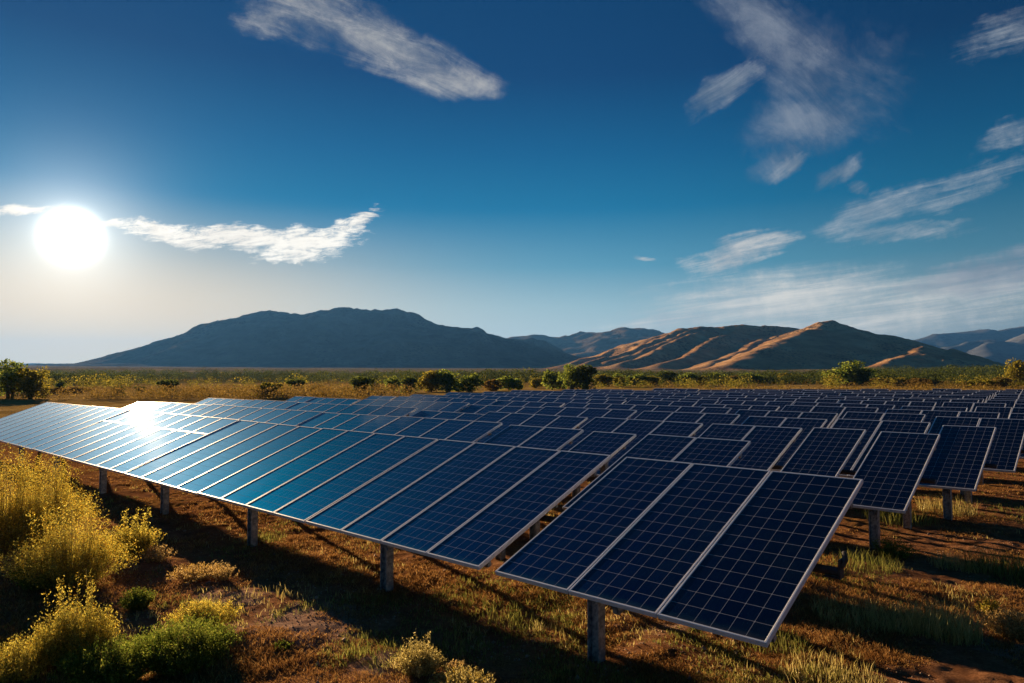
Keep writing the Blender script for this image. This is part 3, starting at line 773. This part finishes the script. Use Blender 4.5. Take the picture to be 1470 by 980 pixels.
# ------------------------------------------------------------------ dry grass and litter over the near ground
M_grass = mat_leaf("dry_grass_blades", ((.14,.060,.018),(.30,.15,.045),(.50,.30,.11)), .45, 1.2, 1.1)
M_gold = mat_leaf("golden_grass", ((.22,.17,.05),(.44,.36,.11),(.62,.52,.22)), .5, 6)
M_gg = mat_leaf("green_grass", ((.06,.07,.018),(.16,.17,.035),(.36,.33,.09)), .5, 5)
def in_view(x, y): return (y > 4.6) & (np.abs(x) < y*.80+1.2)
def ground_cover(n, seed, h0, h1, width, thr, y0, y1, nm, m, lab, sc_=1.1, lean=1.0, k=5):
    r = np.random.default_rng(seed)
    D = 1/r.uniform(1/y1, 1/y0, n); u = r.uniform(-.80, .80, n); X = u*D + r.normal(size=n)*.5
    dn = fbm(X*sc_, D*sc_, 4, seed)
    keep = dn > thr; X, D, dn = X[keep], D[keep], dn[keep]
    cx = np.repeat(X, k)+r.normal(size=len(X)*k)*.035; cy = np.repeat(D, k)+r.normal(size=len(X)*k)*.035
    z = ground_h(cx, cy)+near_h(cx, cy)
    hh = r.uniform(h0, h1, len(cx))*(.5+np.repeat(np.clip((dn-thr)*5, 0, 1.2), k))
    v, f = blades(np.stack([cx, cy, z-.005], 1), hh, width*(1+cy/12)[:,None], r, lean)
    o = link(nm, np_mesh(nm, v, f), m); tag(o, lab, "grass", kind='stuff')
ground_cover(90000, 41, .010, .042, .0026, .44, 4.8, 34, "dry_grass", M_grass, "short dry orange-brown grass and litter over the red soil")
ground_cover(26000, 42, .02, .085, .0021, .56, 4.8, 34, "green_grass", M_gg, "patchy olive green grass between and under the solar rows", .7, .6)
ground_cover(8000, 43, .03, .10, .0020, .60, 4.8, 26, "golden_grass", M_gold, "patchy thin golden grass on the open ground", .9, .5)
def clods():
    r = np.random.default_rng(9); n = 16000
    D = 1/r.uniform(1/20, 1/4.8, n); X = r.uniform(-.8, .8, n)*D; keep = fbm(X*.9, D*.9, 3, 77) > .42; X, D = X[keep], D[keep]; n = len(X)
    s = r.uniform(.004, .016, n)*(1+1.5*(r.random(n) > .97))
    t = np.array([[1,0,0],[-.5,.87,0],[-.5,-.87,0],[0,0,.9],[.1,.1,-.6]])
    v = (t[None]*s[:,None,None]*r.uniform(.6,1.4,(n,5,3)))
    a = r.uniform(0, 6.28, n); c, s_ = np.cos(a), np.sin(a)
    v = np.stack([v[:,:,0]*c[:,None]-v[:,:,1]*s_[:,None], v[:,:,0]*s_[:,None]+v[:,:,1]*c[:,None], v[:,:,2]], 2)
    v += np.stack([X, D, ground_h(X, D)+near_h(X, D)+.002], 1)[:,None]
    f0 = np.array([[0,1,3],[1,2,3],[2,0,3],[1,0,4],[2,1,4],[0,2,4]])
    f = (f0[None]+(np.arange(n)*5)[:,None,None]).reshape(-1,3)
    o = link("pebbles", np_mesh("pebbles", v.reshape(-1,3), f), mat_plain("pebble_stone", (.16,.09,.055), (.42,.30,.21), 3, .95)); tag(o, "small stones and clods scattered on the red soil", "pebbles", kind='stuff')
clods()

# ------------------------------------------------------------------ foreground plants
M_stem = mat_leaf("shrub_stems", ((.10,.08,.03),(.20,.16,.06),(.32,.26,.10)), .3, 4)
M_lgreen = mat_leaf("shrub_green_leaves", ((.045,.075,.010),(.12,.16,.022),(.26,.27,.045)), .55, 3, 1.5)
M_lolive = mat_leaf("shrub_olive_leaves", ((.13,.12,.022),(.31,.27,.045),(.54,.44,.08)), .6, 3, 1.6)
M_flow = mat_leaf("yellow_flowers", ((.46,.27,.02),(.72,.45,.035),(.88,.62,.08)), .55, 5, 1.25)
M_straw = mat_leaf("straw_leaves", ((.26,.16,.05),(.46,.31,.11),(.64,.48,.22)), .5, 4, 1.2)
def plant(name, px, py, w_, h_, n, mats, lab, cat="shrub", seed=1, **kw):
    p = on_ground(px, py); x, y = p[0], p[1]
    root = empty(name, (x, y, gz(x, y)-.01))
    tag(root, lab, cat)
    for nm, me, m in make_bush(name, w_, h_, n, seed, mats, **kw): link(nm, me, m, root)
    return root
Y = (M_stem, M_lolive, M_flow); G = (M_stem, M_lgreen, M_flow); S = (M_stem, M_straw, M_flow)
plant("flowering_shrub", 5, 790, 1.55, 1.12, 620, Y, "big golden-yellow shrub at the far left edge below the panels", seed=1, spikes=110, flowers=.8, dense=36, leaf=.012)
plant("flowering_shrub", 68, 772, 1.45, .92, 520, Y, "golden shrub with tall feathery sprays, right behind the big left edge one", seed=2, spikes=110, flowers=.7, dense=36, leaf=.012)
plant("flowering_shrub", 100, 838, 1.50, .78, 620, Y, "wide yellow mound with green base in front of the tall golden shrubs", seed=3, spikes=80, flowers=.6, dense=40, leaf=.011)
plant("flowering_shrub", 62, 842, .75, .42, 240, G, "low green clump at the left foot of the wide yellow mound", seed=31, flowers=.15, dense=34)
plant("wild_shrub", 190, 792, .85, .50, 230, Y, "sparse olive shrub with thin upright sprays at the edge of the shadow", seed=4, spikes=14, flowers=.25, dense=26)
plant("wild_shrub", 226, 802, .55, .26, 110, S, "small straw coloured plant right of the sparse olive shrub", seed=5, flowers=.1, dense=22, leaf=.010)
plant("wild_shrub", 197, 872, .42, .26, 150, G, "small round green plant on bare soil right of the wide yellow mound", seed=6, flowers=.05, dense=44, leaf=.009)
plant("wild_shrub", 285, 828, .85, .20, 200, S, "flat straw coloured cushion right on the shadow edge", seed=7, flowers=.2, dense=22, leaf=.010)
plant("wild_shrub", 322, 832, .40, .27, 60, S, "thin branching straw plant at the right end of the flat cushion", seed=71, flowers=.1, dense=16, leaf=.010)
plant("flowering_shrub", 108, 952, .78, .60, 380, Y, "bush with tall rusty-yellow spikes at the lower left", seed=8, spikes=16, flowers=.35, dense=60, leaf=.009)
plant("flowering_shrub", 160, 978, .95, .42, 420, G, "dense green bush in front of the rusty-spiked one at the bottom", seed=9, flowers=.12, dense=70, leaf=.009)
plant("flowering_shrub", 262, 955, 1.0, .46, 480, G, "broad bright green bush at the bottom, rightmost of the lower left bushes", seed=10, flowers=.15, dense=70, leaf=.009)
plant("flowering_shrub", 290, 905, .8, .30, 260, Y, "low yellowish growth behind the broad bright green bush", seed=101, flowers=.3, dense=44, leaf=.009)
plant("wild_shrub", 20, 975, .85, .38, 300, Y, "dark olive bush in the bottom left corner", seed=11, flowers=.25, dense=34, leaf=.009)
plant("wild_shrub", 600, 962, .50, .28, 300, (M_stem, M_gold, M_flow), "round golden-green tuft standing alone at the bottom centre", seed=12, spikes=12, flowers=.15, dense=26, leaf=.009)
plant("wild_shrub", 655, 965, .22, .16, 60, S, "small thin plant beside the round golden-green tuft", seed=13, flowers=.1, dense=20, leaf=.010)
plant("wild_shrub", 660, 990, .60, .17, 200, (M_stem, M_gold, M_flow), "low golden growth cut by the bottom edge of the photo", seed=14, spikes=8, flowers=.2, dense=22, leaf=.010)
plant("wild_shrub", 405, 932, .22, .09, 70, G, "tiny green seedling patch on the bare soil", seed=15, flowers=0, dense=22, leaf=.010)
plant("wild_shrub", 1418, 880, .26, .24, 70, (M_stem, M_lolive, M_flow), "small leafy weed at the far right beside the tall grass", seed=16, flowers=.3, dense=28, leaf=.009)
plant("wild_shrub", 1282, 800, .65, .36, 160, (M_stem, M_lgreen, M_flow), "green weed in the second sunlit strip on the right", seed=17, flowers=.15, dense=24, leaf=.010, spikes=5)
plant("wild_shrub", 1452, 905, .62, .30, 420, (M_stem, M_straw, M_flow), "grey-straw tumbleweed at the right edge", seed=18, flowers=0, dense=20, leaf=.010)
def grass_tuft(px, py, w_, h_, n, m, lab, seed, width=.0032):
    p = on_ground(px, py); v, f = make_grass(n, w_, h_, seed, width)
    o = link("grass_tuft", np_mesh("grass_tuft", v, f), m, None, (p[0], p[1], gz(p[0], p[1])-.01)); tag(o, lab, "grass tuft")
grass_tuft(1352, 905, .75, .34, 900, M_gold, "tall bright yellow-green grass tuft in the sunlit strip on the right", 1)
grass_tuft(1300, 895, .80, .20, 700, M_gold, "shorter grass tuft left of the tall bright one", 2)
grass_tuft(1240, 885, 1.1, .20, 900, M_gold, "wide pale grass patch nearest the big panel's right corner", 3)
grass_tuft(1440, 818, 1.0, .36, 600, M_gg, "green grass tuft in the second sunlit strip at the right edge", 4)
grass_tuft(1380, 812, .8, .22, 420, M_gold, "low gold grass left of the green tuft in the second strip", 5)
grass_tuft(1245, 815, .9, .20, 420, M_gg, "dim green grass beside the end bracket of the front table", 6)
grass_tuft(1290, 745, 1.3, .34, 500, M_gg, "dark grass in the shade below the third row", 7)
grass_tuft(1360, 735, 1.1, .34, 420, M_gold, "thin seeded grass standing below the third row's right end", 8)
grass_tuft(765, 812, .55, .18, 300, M_gg, "green grass under the gap between the first two front tables", 9)
grass_tuft(1110, 925, .7, .14, 420, M_gg, "small green grass patch below the lowest panel corner", 10)
grass_tuft(1190, 975, .9, .14, 500, M_gold, "short golden grass at the bottom right of centre", 11)
grass_tuft(840, 985, .6, .10, 260, M_grass, "reddish seed-head grass at the bottom beside the nearest post", 12)
grass_tuft(385, 770, .6, .12, 260, M_gg, "dim grass under the long front row by its third post", 13)

# ------------------------------------------------------------------ air
hz = MB().box(-7600, 7600, -7600, 8200, -8, 390).mesh("haze")
hm = bpy.data.materials.new("pale_air"); hm.use_nodes = True; hn = NT(hm.node_tree)
pv = hn.n('ShaderNodeVolumePrincipled', ins={'Density': HAZE, 'Color': (.085,.29,.76,1), 'Anisotropy': 0.3})
ho = hn.n('ShaderNodeOutputMaterial'); hn.t.links.new(pv.outputs[0], ho.inputs['Volume'])
if HAZE > 0:
    o = link("haze", hz, hm); tag(o, "thin pale blue air over the plain", "haze", kind='stuff')

build_world()
# ------------------------------------------------------------------ render settings
sc.render.engine = 'CYCLES'
sc.view_settings.view_transform = 'Standard'; sc.view_settings.look = 'None'
sc.view_settings.gamma = 1; sc.view_settings.exposure = EXPOSURE; sc.view_settings.use_curve_mapping = False
cy = sc.cycles
cy.use_denoising = True; cy.max_bounces = 6; cy.diffuse_bounces = 3; cy.glossy_bounces = 3; cy.transmission_bounces = 3; cy.volume_bounces = 0; cy.transparent_max_bounces = 6
cy.caustics_reflective = False; cy.caustics_refractive = False; cy.sample_clamp_indirect = 6
sc.render.film_transparent = False
